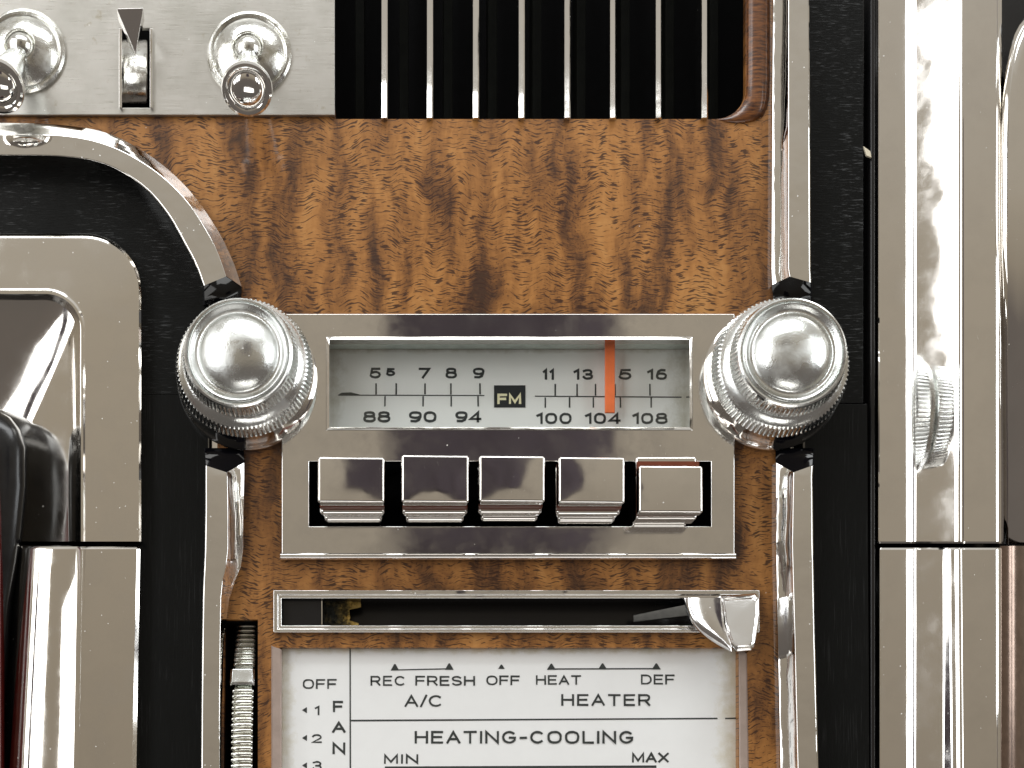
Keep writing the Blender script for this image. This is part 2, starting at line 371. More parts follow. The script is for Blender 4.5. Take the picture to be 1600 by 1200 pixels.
# ------------------------------------------------------------------ lettering: own stroke alphabet
def arc(cx, cy, rx, ry, a0, a1, n=8):
    return [(cx + rx * math.cos(math.radians(a0 + (a1 - a0) * i / n)), cy + ry * math.sin(math.radians(a0 + (a1 - a0) * i / n))) for i in range(n + 1)]
def oval(w, y0=0, y1=1, n=22, p=2.5):
    out = []; cy = (y0 + y1) / 2; ry = (y1 - y0) / 2
    for i in range(n + 1):
        a = 2 * math.pi * i / n; c, s = math.cos(a), math.sin(a)
        out.append((w / 2 + w / 2 * math.copysign(abs(c) ** (2 / p), c), cy + ry * math.copysign(abs(s) ** (2 / p), s)))
    return out
G = {   # x right, y up, height 1: (width, strokes)
 '0': (1.0, [oval(1.0)]), 'O': (1.15, [oval(1.15)]),
 '1': (0.42, [[(0.0, 0.80), (0.42, 1.0), (0.42, 0)]]),
 '2': (1.0, [arc(0.5, 0.70, 0.47, 0.30, 165, -35, 9) + [(0.02, 0), (1.0, 0)]]),
 '3': (1.0, [[(0.05, 0.9)] + arc(0.5, 0.75, 0.42, 0.25, 120, -90, 9) + [(0.35, 0.5)], [(0.5, 0.5)] + arc(0.5, 0.26, 0.48, 0.26, 90, -165, 10)]),
 '4': (1.0, [[(0.78, 0), (0.78, 1.0), (0.0, 0.26), (1.02, 0.26)]]),
 '5': (1.0, [[(0.92, 1.0), (0.16, 1.0), (0.08, 0.52)] + arc(0.48, 0.32, 0.50, 0.32, 130, -160, 11)]),
 '6': (1.0, [oval(1.0, 0, 0.60), [(0.0, 0.3), (0.02, 0.5), (0.16, 0.84), (0.46, 1.0), (0.86, 0.98)]]),
 '7': (1.0, [[(0.0, 1.0), (1.0, 1.0), (0.36, 0.0)]]),
 '8': (1.0, [oval(1.0, 0, 0.56), [(0.5 + (x - 0.5) * 0.86, y) for x, y in oval(1.0, 0.56, 1.0)]]),
 '9': (1.0, [oval(1.0, 0.40, 1.0), [(1.0, 0.7), (0.98, 0.5), (0.84, 0.16), (0.54, 0.0), (0.14, 0.02)]]),
 'A': (1.12, [[(0, 0), (0.56, 1.0), (1.12, 0)], [(0.2, 0.32), (0.92, 0.32)]]),
 'C': (1.12, [arc(0.58, 0.5, 0.58, 0.5, 48, 312, 16)]),
 'D': (1.08, [[(0, 0), (0, 1.0), (0.55, 1.0)] + arc(0.55, 0.5, 0.53, 0.5, 75, -75, 9) + [(0.55, 0), (0, 0)]]),
 'E': (0.92, [[(0.92, 1.0), (0, 1.0), (0, 0), (0.92, 0)], [(0, 0.52), (0.82, 0.52)]]),
 'F': (0.92, [[(0.92, 1.0), (0, 1.0), (0, 0)], [(0, 0.50), (0.82, 0.50)]]),
 'G': (1.15, [arc(0.58, 0.5, 0.58, 0.5, 48, 330, 16) + [(1.1, 0.46), (0.62, 0.46)]]),
 'H': (1.05, [[(0, 0), (0, 1.0)], [(1.05, 0), (1.05, 1.0)], [(0, 0.52), (1.05, 0.52)]]),
 'I': (0.0, [[(0, 0), (0, 1.0)]]),
 'L': (0.88, [[(0, 1.0), (0, 0), (0.88, 0)]]),
 'M': (1.25, [[(0, 0), (0, 1.0), (0.62, 0.12), (1.25, 1.0), (1.25, 0)]]),
 'N': (1.08, [[(0, 0), (0, 1.0), (1.08, 0), (1.08, 1.0)]]),
 'R': (1.02, [[(0, 0), (0, 1.0), (0.70, 1.0)] + arc(0.70, 0.73, 0.29, 0.27, 80, -80, 7) + [(0.70, 0.46), (0, 0.46)], [(0.58, 0.46), (1.0, 0)]]),
 'S': (1.02, [arc(0.5, 0.75, 0.45, 0.25, 25, 235, 9) + arc(0.52, 0.25, 0.48, 0.25, 65, -155, 10)]),
 'T': (1.05, [[(0, 1.0), (1.05, 1.0)], [(0.525, 1.0), (0.525, 0)]]),
 'X': (1.05, [[(0, 0), (1.05, 1.0)], [(0, 1.0), (1.05, 0)]]),
 '/': (0.5, [[(0, -0.05), (0.5, 1.05)]]), '-': (0.5, [[(0, 0.45), (0.5, 0.45)]]), ' ': (0.55, []),
}
def ribbon(pts, wt, vs, fs, h):
    """a stroke of width wt with mitred corners, in seen pixels at height h"""
    P = []
    for p in pts:
        if not P or (Vector(p) - P[-1]).length > 0.05: P.append(Vector(p))
    n = len(P); closed = n > 3 and (P[0] - P[-1]).length < 0.8
    if closed: P[-1] = P[0]
    b = len(vs); hw = wt / 2
    for i in range(n):
        if i == 0: d0 = d1 = (P[1] - P[0]).normalized()
        elif i == n - 1: d0 = d1 = (P[-1] - P[-2]).normalized()
        else: d0 = (P[i] - P[i - 1]).normalized(); d1 = (P[i + 1] - P[i]).normalized()
        if closed and i in (0, n - 1): d0 = (P[-1] - P[-2]).normalized(); d1 = (P[1] - P[0]).normalized()
        t_ = (d0 + d1); t_ = t_.normalized() if t_.length > 1e-4 else d0
        nn = Vector((-t_.y, t_.x)); c = max(0.45, abs(nn.dot(Vector((-d0.y, d0.x))))); o = nn * hw / c
        q = P[i].copy()
        if not closed:
            if i == 0: q -= d0 * hw * 0.9
            if i == n - 1: q += d0 * hw * 0.9
        jr = lambda: random.uniform(-.22, .22)
        vs.append(J(q.x + o.x + jr(), q.y + o.y + jr(), h)); vs.append(J(q.x - o.x + jr(), q.y - o.y + jr(), h))
    for i in range(n - 1): fs.append((b + 2 * i, b + 2 * i + 1, b + 2 * i + 3, b + 2 * i + 2))
def flat(name, vs, fs, mat, parent):
    return mesh(name, vs, fs, mat, parent, smooth=False)
def text(s, x0, x1, yt, yb, h, parent, wt=2.6, gap=0.42, mat='ink', name='lettering'):
    """word fitted between x0..x1 with its tops at yt and feet at yb"""
    wt *= 1.12; H = yb - yt - wt; tot = sum(G[c][0] for c in s) + gap * (len(s) - 1)
    thin = len(s) * 0; kx = (x1 - x0 - wt) / tot if tot else H
    vs, fs = [], []; X = x0 + wt / 2; q = 0
    for c in s:
        for st in G[c][1]:
            ribbon([(X + x * kx, yb - wt / 2 - y * H) for x, y in st], wt, vs, fs, h + 0.03 * q); q += 1
        X += (G[c][0] + gap) * kx
    return flat(name, vs, fs, mat, parent)
def line(x0, y0, x1, y1, wt, h, parent, mat='ink', name='line'):
    vs, fs = [], []; ribbon([(x0, y0), (x1, y1)], wt, vs, fs, h); return flat(name, vs, fs, mat, parent)
def poly(pts, h, parent, mat='ink', name='marker'):
    return flat(name, [J(x, y, h) for x, y in pts], [tuple(range(len(pts)))], mat, parent)

# ------------------------------------------------------------------ wood fascia
wood = thing('wood_fascia', 'figured walnut dashboard fascia behind the radio and around the vent opening', 'dashboard panel', W(800, 330, 0))
corner = [(1118 + 47 * math.sin(math.radians(a)), 139 + 47 * math.cos(math.radians(a))) for a in range(0, 91, 6)]
outer = [(-80, 172), (524, 172), (524, 186)] + corner + [(1165, -90), (1230, -90), (1230, 1290), (332, 1290), (342, 500), (300, 340), (200, 235), (100, 203), (-80, 201)]
plate('veneer', [outer, rect(500, 520, 1092, 690), rect(478, 716, 1118, 828), rect(350, 968, 403, 1275), rect(431, 926, 1183, 984), rect(437, 1012, 1153, 1275)], -14, 0, 'wood', wood, 0)
rows = []
for x, h in ((1165.5, -14), (1166, 0), (1170, 5), (1178, 8.5), (1188, 9.5), (1197, 7), (1203, 2), (1204, -4)):
    col = [(x, -80, h), (x, 120, h)]
    cx = 1118
    for a in range(80, -1, -10):
        g = min(1, a / 70.0); f = (x - 1165) * min(1, a / 58.0) ** 1.4
        col.append((cx + (47 + f) * math.sin(math.radians(a)), 139 + (47 + f) * math.cos(math.radians(a)), h * g - 0.6 * (1 - g)))
    rows.append(col)
loft('edge_bead', rows, 'edge', wood, 0, 60)

# ------------------------------------------------------------------ air vent
vent = thing('air_vent', 'black air vent with vertical chrome slats above the walnut panel', 'air vent', W(850, 186, 0))
loft('cavity', [[(500, -300, -15), (500, -300, -190), (1190, -300, -190), (1190, -300, -15)], [(500, 215, -15), (500, 215, -190), (1190, 215, -190), (1190, 215, -15)]], 'void', vent)
for x in (600.5, 671.5, 743.3, 814.8, 886.2, 957.6, 1029.0, 1101.0):
    w = 5.0; prof = [(-w, 0), (-w + 0.8, 1.0), (w - 2.0, 2.2), (w, 0.4), (w - 1.0, -45), (-w + 1.0, -45)]; n = len(prof)
    st_ = [(-250, -22), (-60, -20), (0, -17.5), (50, -14), (90, -9.5), (125, -4.5), (155, 1), (184.5, 7)]
    vs = []
    for yy, hh in st_:
        q = 1 - hh / D; vs += [W(VX + (x - VX) * q + a, VY + (yy - VY) * q if yy > -200 else yy, b + hh) for a, b in prof]
    fs = [(r * n + j, r * n + (j + 1) % n, (r + 1) * n + (j + 1) % n, (r + 1) * n + j) for r in range(len(st_) - 1) for j in range(n)] + [tuple(range(n)), tuple(range((len(st_) - 1) * n, len(st_) * n))]
    mesh('slat', vs, fs, 'rail', vent, 0)
v0 = None
for i in range(9):
    u = 562 + i * 72.5
    if v0 is None: v0 = box('rear_vane', u - 7, -300, u + 7, 210, -150, -95, 'vane', vent, 1.0); vu = u
    else:
        c = v0.copy(); COL.objects.link(c); c.parent = vent; c.location = ((u - vu) * S, 0, 0)

# ------------------------------------------------------------------ switch plate with toggles and rocker
sp = thing('switch_plate', 'satin metal switch plate above the curved chrome trim', 'switch plate', W(250, 178, 0))
plate('panel', [rect(-90, -90, 523, 179), rect(186, 44, 238, 168)], 0.5, 7, 'satin', sp, 1.0)
rb = thing('rocker_switch', 'small chrome rocker with a wedge pointer set in the switch plate slot', 'switch', W(212, 160, -10))
box('slot_liner', 150, 20, 270, 190, -70, -66, 'void', rb)
for (x0, x1) in ((186, 190.5), (234, 238)):
    box('slot_frame', x0, 44, x1, 168, -40, 13.5, 'chrome', rb, 0.6)
rows = []
for x in (193, 195, 228, 230):
    r = 50 if x in (195, 228) else 48
    rows.append([(x, 112 - r * math.sin(math.radians(a)), -40 + r * math.cos(math.radians(a))) for a in range(-100, 101, 8)])
loft('wheel', rows, 'old', rb, 0, 50)
def wedge(pts, name, mat, par):
    vs = [J(*p) for p in pts]
    return mesh(name, vs, [(0, 1, 2), (3, 4, 5), (0, 1, 4, 3), (1, 2, 5, 4), (2, 0, 3, 5)], mat, par, 1.2)
wedge([(182, 13, 62), (224, 12, 62), (212, 86, 34), (184, 30, 30), (226, 30, 30), (213, 92, 10)], 'pointer', 'chrome', rb)

def toggle(cx, cy, hx, hy, label):
    hd = 7; k = 1 - hd / D; cu, cv = VX + (cx - VX) * k, VY + (cy - VY) * k
    t_ = thing('toggle_switch', label, 'switch', W(cu, cv, hd), 'toggle switches on the satin plate')
    lathe('bezel', (cu, cv, hd), [(66, 0), (66, 4), (63, 7), (60, 7.5), (58.5, 4.5), (57, 4), (55, 6.5), (50, 11), (40, 17), (30, 21.5), (24, 22.5), (22, 20), (20, 6)], 'old', t_, 72)
    bh = hd + 10; bu, bv = cu, cv + 1
    lathe('ball', (bu, bv, bh), [(23 * math.sin(math.radians(a)), 23 * math.cos(math.radians(a))) for a in range(0, 121, 8)], 'old', t_, 40)
    e_ = 112; q = J(hx, hy, e_); d = Vector((q.x / S + VX - bu, VY - q.z / S - bv, e_ - bh)); L = d.length
    st = lathe('stem', (bu, bv, bh), [(11, 8), (12, 28), (17, 46), (26, L - 34), (27, L - 22), (24, L - 17), (24, L - 14), (0, L - 14)], 'knob', t_, 48, d)
    lathe('cap', (bu, bv, bh), [(25, L - 17), (33, L - 15), (37, L - 10), (38, L - 4), (36.5, L + 1), (33, L + 3), (29, L + 2), (26, L - 1), (24.5, L - 1), (22, L + 2.5), (16, L + 6.5), (8, L + 8.5), (0, L + 9)], 'chrome', t_, 56, d)
    return t_
toggle(390, 86, 386, 141, 'chrome toggle switch with round cap pointing straight down, right of the rocker')
toggle(37, 82, -3, 136, 'pitted chrome toggle switch leaning down and left at the picture edge')

# ------------------------------------------------------------------ chrome trims
def rowsc(*rr, n=46, end=False): return [(crv(r[:-1], n) + [r[-1]]) if end else crv(r, n) for r in rr]
tl = thing('chrome_trim', 'curved chrome trim sweeping from the switch plate down to the left knob', 'trim', W(350, 460, 0))
outer_p = [(-90, 191), (0, 191), (90, 194), (165, 206), (232, 240), (292, 291), (337, 352), (364, 404), (379, 447), (378, 466)]
mid_p = [(-90, 210), (0, 210), (100, 212), (172, 228), (238, 264), (290, 312), (328, 370), (345, 408), (353, 432), (352, 476)]
inn_p = [(-90, 242), (0, 242), (100, 244), (165, 256), (222, 288), (262, 332), (292, 384), (308, 415), (319, 446), (320, 476)]
def wh(p, h, last): return [(x, y, h if i < len(p) - 1 else last) for i, (x, y) in enumerate(p)]
def off(p, dx, dy): return [(x + dx, y + dy) for x, y in p]
m2 = [(a[0] * .5 + b[0] * .5, a[1] * .5 + b[1] * .5) for a, b in zip(outer_p, mid_p)]
tr_rows = rowsc(wh(outer_p, -2, -2), wh(off(outer_p, -1, 1), 14, 0), wh(m2, 24, 2), wh(off(mid_p, .5, -.5), 36.5, 4), wh(mid_p, 37.5, 4), wh(inn_p, 37.5, 4), wh(off(inn_p, -1.5, 1.5), 35, 2), wh(off(inn_p, -3, 2), -8, -8), n=60, end=True)
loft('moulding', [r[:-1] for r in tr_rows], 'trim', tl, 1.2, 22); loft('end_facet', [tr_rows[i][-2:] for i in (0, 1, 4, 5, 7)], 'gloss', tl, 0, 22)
def straight_trim(label, ax, base, mirrored=False):
    o = thing('chrome_trim', label, 'trim', base)
    top = ax[0][0][2] > 20 or ax[4][0][2] > 20; sub = [ax[i] for i in (0, 1, 4, 5, 7)]
    loft('moulding', [r[:-1] if top else r[1:] for r in ax], 'trim', o, 1.3, 22)
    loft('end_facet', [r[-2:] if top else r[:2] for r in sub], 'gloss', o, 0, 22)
    return o
# lower left: outer side at the right
def prof_rows(stations):
    """stations: (y, x_inner, x_crest, x_outer, height, x_mid)"""
    sgn = 1 if stations[0][3] > stations[0][1] else -1
    R = [[] for _ in range(8)]
    for (y, xi, xc, xo, h, *dy) in stations:
        for r, (x, hh) in enumerate(((xo, -2), (xo - sgn, h * .30), (xo * .5 + xc * .5, h * .55), (xc + sgn * .8, h * .96), (xc, h), (xi, h), (xi - sgn * 1.6, h * .94), (xi - sgn * 3, -10))):
            R[r].append((x, y + (dy[0] * (0, .05, .45, .95, 1, .35, .3, .2)[r] if dy else 0), hh))
    return R
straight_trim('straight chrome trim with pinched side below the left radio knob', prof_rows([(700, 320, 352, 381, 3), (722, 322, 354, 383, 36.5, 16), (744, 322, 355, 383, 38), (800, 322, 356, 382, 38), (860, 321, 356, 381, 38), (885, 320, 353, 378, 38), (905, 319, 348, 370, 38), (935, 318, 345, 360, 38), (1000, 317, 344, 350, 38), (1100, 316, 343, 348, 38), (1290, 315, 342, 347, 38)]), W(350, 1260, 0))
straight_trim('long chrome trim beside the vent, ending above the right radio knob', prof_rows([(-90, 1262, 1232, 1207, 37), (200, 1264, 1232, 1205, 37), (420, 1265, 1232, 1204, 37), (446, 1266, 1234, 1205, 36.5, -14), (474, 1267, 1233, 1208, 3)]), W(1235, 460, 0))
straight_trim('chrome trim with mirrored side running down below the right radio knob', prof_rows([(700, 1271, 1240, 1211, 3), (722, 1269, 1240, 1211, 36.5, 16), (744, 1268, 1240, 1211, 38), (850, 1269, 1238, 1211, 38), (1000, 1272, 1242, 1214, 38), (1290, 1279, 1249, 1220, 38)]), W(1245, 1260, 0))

# ------------------------------------------------------------------ black panels
bp = plate('black_panel', [[(-90, 236), (100, 238), (168, 248), (228, 280), (270, 326), (300, 380), (316, 412), (326, 446), (328, 616), (200, 616), (200, 480), (190, 440), (165, 405), (130, 392), (-90, 392)]], -16, -6, 'black', None, 0)
tag(bp, 'brushed black panel curving inside the chrome trim, upper left', 'dashboard panel')
bp = plate('black_panel', [rect(150, 616.6, 325, 1290)], -16, -5.5, 'blackv', None, 0)
tag(bp, 'smooth black panel strip between left trim and lower left cover', 'dashboard panel')
bp = plate('black_panel', [[(1258, -90), (1349, -90), (1349, 630), (1258, 630)]], -16, -4, 'black', None, 1.0)
tag(bp, 'brushed black panel strip right of the vent and right knob', 'dashboard panel')
bp = plate('black_panel', [[(1258, 631), (1355, 631), (1359, 1290), (1258, 1290)]], -16, -5, 'blackv', None, 1.0)
tag(bp, 'smooth black panel strip left of the lower console rail', 'dashboard panel')
bk = plate('groove_backing', [rect(1240, -95, 1620, 1295)], -100, -90, 'rubber', None, 0); tag(bk, 'black groove behind the strip and rail on the right side', 'backing')
gs = plate('groove_strip', [rect(1360, -95, 1369, 1290)], -40, -8, 'rubber', None, 3.0); tag(gs, 'thin glossy black strip in the groove left of the rail', 'trim')
ch = plate('plastic_chip', [[(1349, 228), (1360, 236), (1362, 246), (1354, 243)]], -6, -2, 'chip', None, 0.5); tag(ch, 'tiny cream chip lodged in the groove beside the upper rail', 'chip')
bk = plate('cover_backing', [rect(-95, 340, 330, 1295)], -100, -90, 'void', None, 0); tag(bk, 'black backing seen in the gap round the left covers', 'backing')

# ------------------------------------------------------------------ left covers
def cover_rows(paths, n=70): return [crv([(x, y, h) for x, y, h in p], n) for p in paths]
lc = thing('column_cover', 'upper chrome cover with rounded corner and mirrored hollow, left side', 'cover', W(100, 845, 0))
def rpath(xr, yt, r, h, xl=-95, yb=846):
    p = [(xl, yt, h), (xr - r - 40 if xr - r - 40 > xl else xl + 1, yt, h)]
    for a in range(0, 91, 5): p.append((xr - r + r * math.sin(math.radians(a)), yt + r - r * math.cos(math.radians(a)), h))
    p += [(xr, yt + r + 60, h), (xr, yb, h)]
    return p
def rs(p, n=90):
    P = [Vector(q) for q in p]; L = [0]
    for a, b in zip(P, P[1:]): L.append(L[-1] + (b - a).length)
    out = []
    for j in range(n + 1):
        d = L[-1] * j / n; i = 0
        while i < len(L) - 2 and d > L[i + 1]: i += 1
        out.append(P[i].lerp(P[i + 1], (d - L[i]) / max(1e-9, L[i + 1] - L[i])))
    return out
rows = [rpath(223, 363, 92, -30), rpath(222, 364, 91, 10), rpath(220.5, 366, 89, 18), rpath(217, 370, 86, 21.6), rpath(213, 374, 84, 22), rpath(136, 449, 63, 22), rpath(133, 452, 62, 22.3), rpath(130, 455, 60, 25), rpath(126.5, 459, 56, 25), rpath(123, 463, 52, 19), rpath(119, 469, 50, 4),
    rpath(106, 492, 46, -8), rpath(84, 536, 50, -22), rpath(60, 586, 60, -42), rpath(32, 640, 60, -62), rpath(8, 690, 60, -76), rpath(-10, 730, 50, -86)]
loft('shell', rows, 'pod', lc, 0, 30)
l2 = thing('column_cover', 'lower chrome cover with long vertical ridge below the seam, left side', 'cover', W(100, 1290, 0))
def colrows(sx):
    R = []
    for prof in sx: R.append(prof)
    return R
secs = []
for y, dh in ((852, -12), (854, -3), (858, 0), (950, 0), (1080, 0), (1290, 0)):
    f = (y - 855) / 345.0
    secs.append([(x + f * dx, y, h + dh) for x, dx, h in ((222, -2, -40), (221, -4, 10), (219, -6, 18), (214, -8, 22), (211, -8, 22), (134, -6, 22), (132, -6, 22.3), (129, -6, 24), (126, -6, 24), (123, -7, 21), (119, -8, 18), (90, -12, 18), (66, -16, 16.5), (50, -18, 9), (36, -20, -12), (26, -20, -36), (18, -16, -60), (6, -10, -76), (-8, -8, -86))])
loft('shell', secs, 'pod', l2, 0, 30)
sc = thing('steering_column', 'dark maroon steering column with a black shape for its mirror image, far left', 'steering column', W(-60, 1290, -60))
sh = []
for y, e_, hb_ in ((632, -60, -40), (634, -34, -22), (640, -6, -8), (652, 16, 2), (672, 32, 6), (700, 42, 8), (760, 42, 8), (846, 34, 4), (880, 30, 0), (940, 20, -6), (1290, -6, -10)):
    sh.append([(e_ - 2 + dx, y, hb_ + dh) for dx, dh in ((4, -90), (1, -30), (-3, -14), (-12, -5), (-30, 0), (-70, 4), (-130, 0))])
loft('column_reflection', sh, 'rubber', sc, 0, 60)  # black shape modelled in place of the column's dark reflection in the cover
loft('tube', [[(x, y, h) for x, h in ((7, -20), (2, 6), (-8, 18), (-22, 24), (-60, 28), (-120, 20))] for y in (700, 704, 720, 900, 1290)], 'maroon', sc, 0, 60)

# ------------------------------------------------------------------ right console rail
RP = [(1371, -45), (1371.5, -4), (1372.5, 0), (1374.5, 1.6)]
pxu = lambda u, h: VX + (u - VX) / (1 - h / D)
u_, h_ = 1376.0, 2.4
while pxu(u_, h_) < 1424: RP.append((pxu(u_, h_), h_)); f_ = (pxu(u_, h_) - 1376) / 56; u_ += 4.5; h_ += 4.5 * math.tan(math.radians(18 + 15 * f_))
u_ += 2.5; h_ += 2.2
while pxu(u_, h_) < 1496.5: RP.append((pxu(u_, h_), h_)); an = 49.0; u_ += 3.0; h_ += 3.0 * math.tan(math.radians(an))
u_, h_ = RP[-1]; hc = h_ + (1501 - u_) * 1.05
RP += [(1499, hc - 3.6), (1500.6, hc - 1.9), (1502.5, hc - .7), (1505, hc), (1508, hc + .3), (1555, hc + .4), (1558, hc + .1), (1561, hc - 1.5), (1564, hc - 6), (1566, hc - 20), (1568, 30), (1569, -40)]
for nm, y0, y1, lb in (('console_rail', -90, 850, 'upper fluted chrome rail mirroring the knob, right of the black strip'), ('console_rail', 855, 1290, 'lower fluted chrome rail below the seam, right of the black strip')):
    o = thing(nm, lb, 'rail', W(1500, y1, 0))
    ys = [y0, (y0 + y1) / 2, y1 - 4, y1 - 1, y1] if y0 < 0 else [y0, y0 + 1, y0 + 4, 1050, y1]
    dn = [0, 0, 0, -2, -8] if y0 < 0 else [-8, -2, 0, 0, 0]
    secs = []
    for y, dh in zip(ys, dn):
        secs.append([(x + (3 * (y - 855) / 345 if y > 855 and 1480 < x < 1520 else 0) + (2 if y0 > 0 and x < 1380 else 0), y, h + dh) for x, h in RP])
    loft('shell', secs, 'rail', o, 0, 26)
mr = loft('side_panel', [[(x, 853, h), (x, 1290, h)] for x, h in ((1560, 20), (1562, 58), (1572, 60), (1582, 58), (1590, 53), (1597, 44), (1604, 30), (1625, -20), (1660, -80))], 'umber', None, 0, 60); tag(mr, 'dark brown metal panel beyond the lower right rail, below the seam', 'panel')
hb = thing('chrome_bezel', 'curved chrome bezel edge at the far upper right', 'bezel', W(1600, 560, 0))
rr = []
bez = [(1640, 10), (1606, 22), (1586, 50), (1574, 95), (1566, 150), (1563, 230), (1562, 330), (1562, 430), (1563, 530), (1563, 640), (1564, 740), (1564, 849)]
for dx, h in ((0, -30), (0, 38), (2, 52), (6, 62), (12, 67.5), (20, 68.2), (28, 67.4), (38, 66.6), (48, 66.2), (60, 60.5), (110, 60.5)):
    rr.append([(q.x, q.y, q.z + (30 if q.z > 0 else 0) - 36 * (lambda t_: t_ * t_ if t_ < 1 else 2 * t_ - 1)(max(0, q.y - 300) / 220)) for q in crv([(x + dx * (1 if i > 1 else .6), y + (dx * .8 if i < 3 else dx * .1), h) for i, (x, y) in enumerate(bez)], 60)])
loft('rim', rr, 'rail', hb, 0, 50)

# ------------------------------------------------------------------ radio
radio = thing('radio', 'chrome car radio with lit-style dial, five push buttons and two knobs', 'radio', W(794, 872, 0))
radio['label'] = 'chrome car radio with silver dial, five push buttons and two round knobs'
plate('faceplate', [rect(440, 490, 1148, 872), rect(511, 527, 1081, 671), rect(483, 721, 1111, 822)], 0.4, 16, 'plate', radio, 1.6)
# rolled lower lip
loft('lip', [[(438, y, h), (1150, y, h)] for y, h in ((864, 15.5), (866, 18), (869, 18.5), (872, 17), (875, 10), (876, 0.5))], 'trim', radio, 0, 60)
# window bezel: bright sloped walls down to the dial
def ring(name, o, ho, i, hi, mat, par, bevel=0):
    a = rect(*o); b = rect(*i); vs = [J(x, y, ho) for x, y in a] + [J(x, y, hi) for x, y in b]
    return mesh(name, vs, [(j, (j + 1) % 4, 4 + (j + 1) % 4, 4 + j) for j in range(4)], mat, par, bevel, 30)
ring('bezel_lip', (510.2, 526.5, 1081.5, 671.5), 16.8, (514.5, 530.5, 1077.5, 667.5), 13, 'chrome', radio)
ring('bezel_wall', (514.5, 530.5, 1077.5, 667.5), 13, (521, 545, 1068, 669), -40, 'chrome', radio)
loft('lens_edge', [[(516, 531.5, 2), (1076, 531.5, 2)], [(516, 538, -14), (1074, 538, -14)], [(519, 545.5, -36), (1069, 545.5, -36)]], 'mint', radio)
dial = plate('dial_plate', [rect(505, 532, 1085, 700)], -48, -38, 'dial', radio, 0)
DH = -37.6
for s, x0, x1 in (('5', 577.5, 595.5), ('7', 654, 672), ('8', 696, 714), ('9', 739, 757), ('11', 848, 865.5), ('13', 896, 927), ('15', 949.5, 987), ('16', 1011, 1042)):
    g = {'11': 0.95, '13': 0.6, '15': 0.6, '16': 0.6}.get(s, .4)
    text(s, x0, x1, 574.5 if x0 < 800 else 576.5, 591.5 if x0 < 800 else 593.5, DH, dial, 3.3, g, name='numeral')
text('5', 603, 617.5, 575, 588, DH, dial, 3.2, name='numeral')
for s, x0, x1 in (('88', 567.5, 610), ('90', 639, 682), ('94', 711.5, 752)):
    text(s, x0, x1, 642.5, 660, DH, dial, 3.5, 0.42, name='numeral')
for s, x0, x1 in (('100', 838, 893), ('104', 914, 969.5), ('108', 988, 1043)):
    text(s, x0, x1, 645, 662.5, DH, dial, 3.3, 0.5, name='numeral')
line(531, 617.3, 756, 618, 1.8, DH, dial); line(837, 619, 1064, 620.5, 1.8, DH, dial)
poly([(528, 617), (534, 613.5), (548, 613), (562, 616.3), (562, 617.2), (528, 618)], DH - .1, dial, name='ink_smear')
for x in (587.5, 619, 664, 704.5, 750): line(x, 600, x, 615.2, 2.4, DH + .1, dial, name='tick')
for x in (601.5, 661, 705, 747): line(x, 620, x, 634, 2.2, DH + .1, dial, name='tick')
for x in (867.5, 901.5, 930.5, 961, 1015.5): line(x, 601, x, 617.2, 2.4, DH + .1, dial, name='tick')
for x in (852, 890, 927, 969.5, 1017.5): line(x, 622, x, 636, 2.2, DH + .1, dial, name='tick')
box('band_marker', 772, 602, 821, 636.5, -38.5, -37.2, 'box', dial)
text('FM', 777, 814.5, 615, 631.5, -36.9, dial, 3.4, 0.5, 'cream')
nd = box('needle', 945.3, 530, 961, 645, -16, -12, 'needle', radio, 1.2)
gp = box('window_glass', 514, 529, 1078.5, 669, 3.5, 5.5, 'glass', radio)
# button slot box
def well(name, x0, y0, x1, y1, ha, hb, mat, par):
    a = [W(x0, y0, ha), W(x1, y0, ha), W(x1, y1, ha), W(x0, y1, ha)]; b = [W(x0, y0, hb), W(x1, y0, hb), W(x1, y1, hb), W(x0, y1, hb)]
    return mesh(name, a + b, [(j, (j + 1) % 4, 4 + (j + 1) % 4, 4 + j) for j in range(4)] + [(4, 5, 6, 7)], mat, par)
well('button_well', 480, 719, 1116, 827, 1, -90, 'void', radio)
# push buttons
def lipbox(name, x0, y0, x1, y1, h0, h1, mat, par, b, sag=0.0, lab=None):
    """block with a softly domed face"""
    k = 1 - h1 / D
    X0, X1 = VX + (x0 - VX) * k, VX + (x1 - VX) * k; Y0, Y1 = VY + (y0 - VY) * k, VY + (y1 - VY) * k
    n = 6; vs = []; fs = []
    for j in range(n + 1):
        for i in range(n + 1):
            a, c = i / n * 2 - 1, j / n * 2 - 1
            vs.append(W(X0 + (X1 - X0) * i / n, Y0 + (Y1 - Y0) * j / n, h1 + sag * (1 - a * a) * (1 - c * c) - 1.6 * a))
    for j in range(n):
        for i in range(n): a = j * (n + 1) + i; fs.append((a, a + 1, a + n + 2, a + n + 1))
    loop = [i for i in range(n + 1)] + [j * (n + 1) + n for j in range(1, n + 1)] + [n * (n + 1) + i for i in range(n - 1, -1, -1)] + [j * (n + 1) for j in range(n - 1, 0, -1)]
    q = len(vs)
    for a in loop: v = vs[a]; vs.append(Vector((v.x, -h0 * S, v.z)))
    m_ = len(loop)
    for a in range(m_): fs.append((loop[a], loop[(a + 1) % m_], q + (a + 1) % m_, q + a))
    fs.append(tuple(q + a for a in range(m_)))
    return mesh(name, vs, fs, mat, par, b, 40, 3, lab)
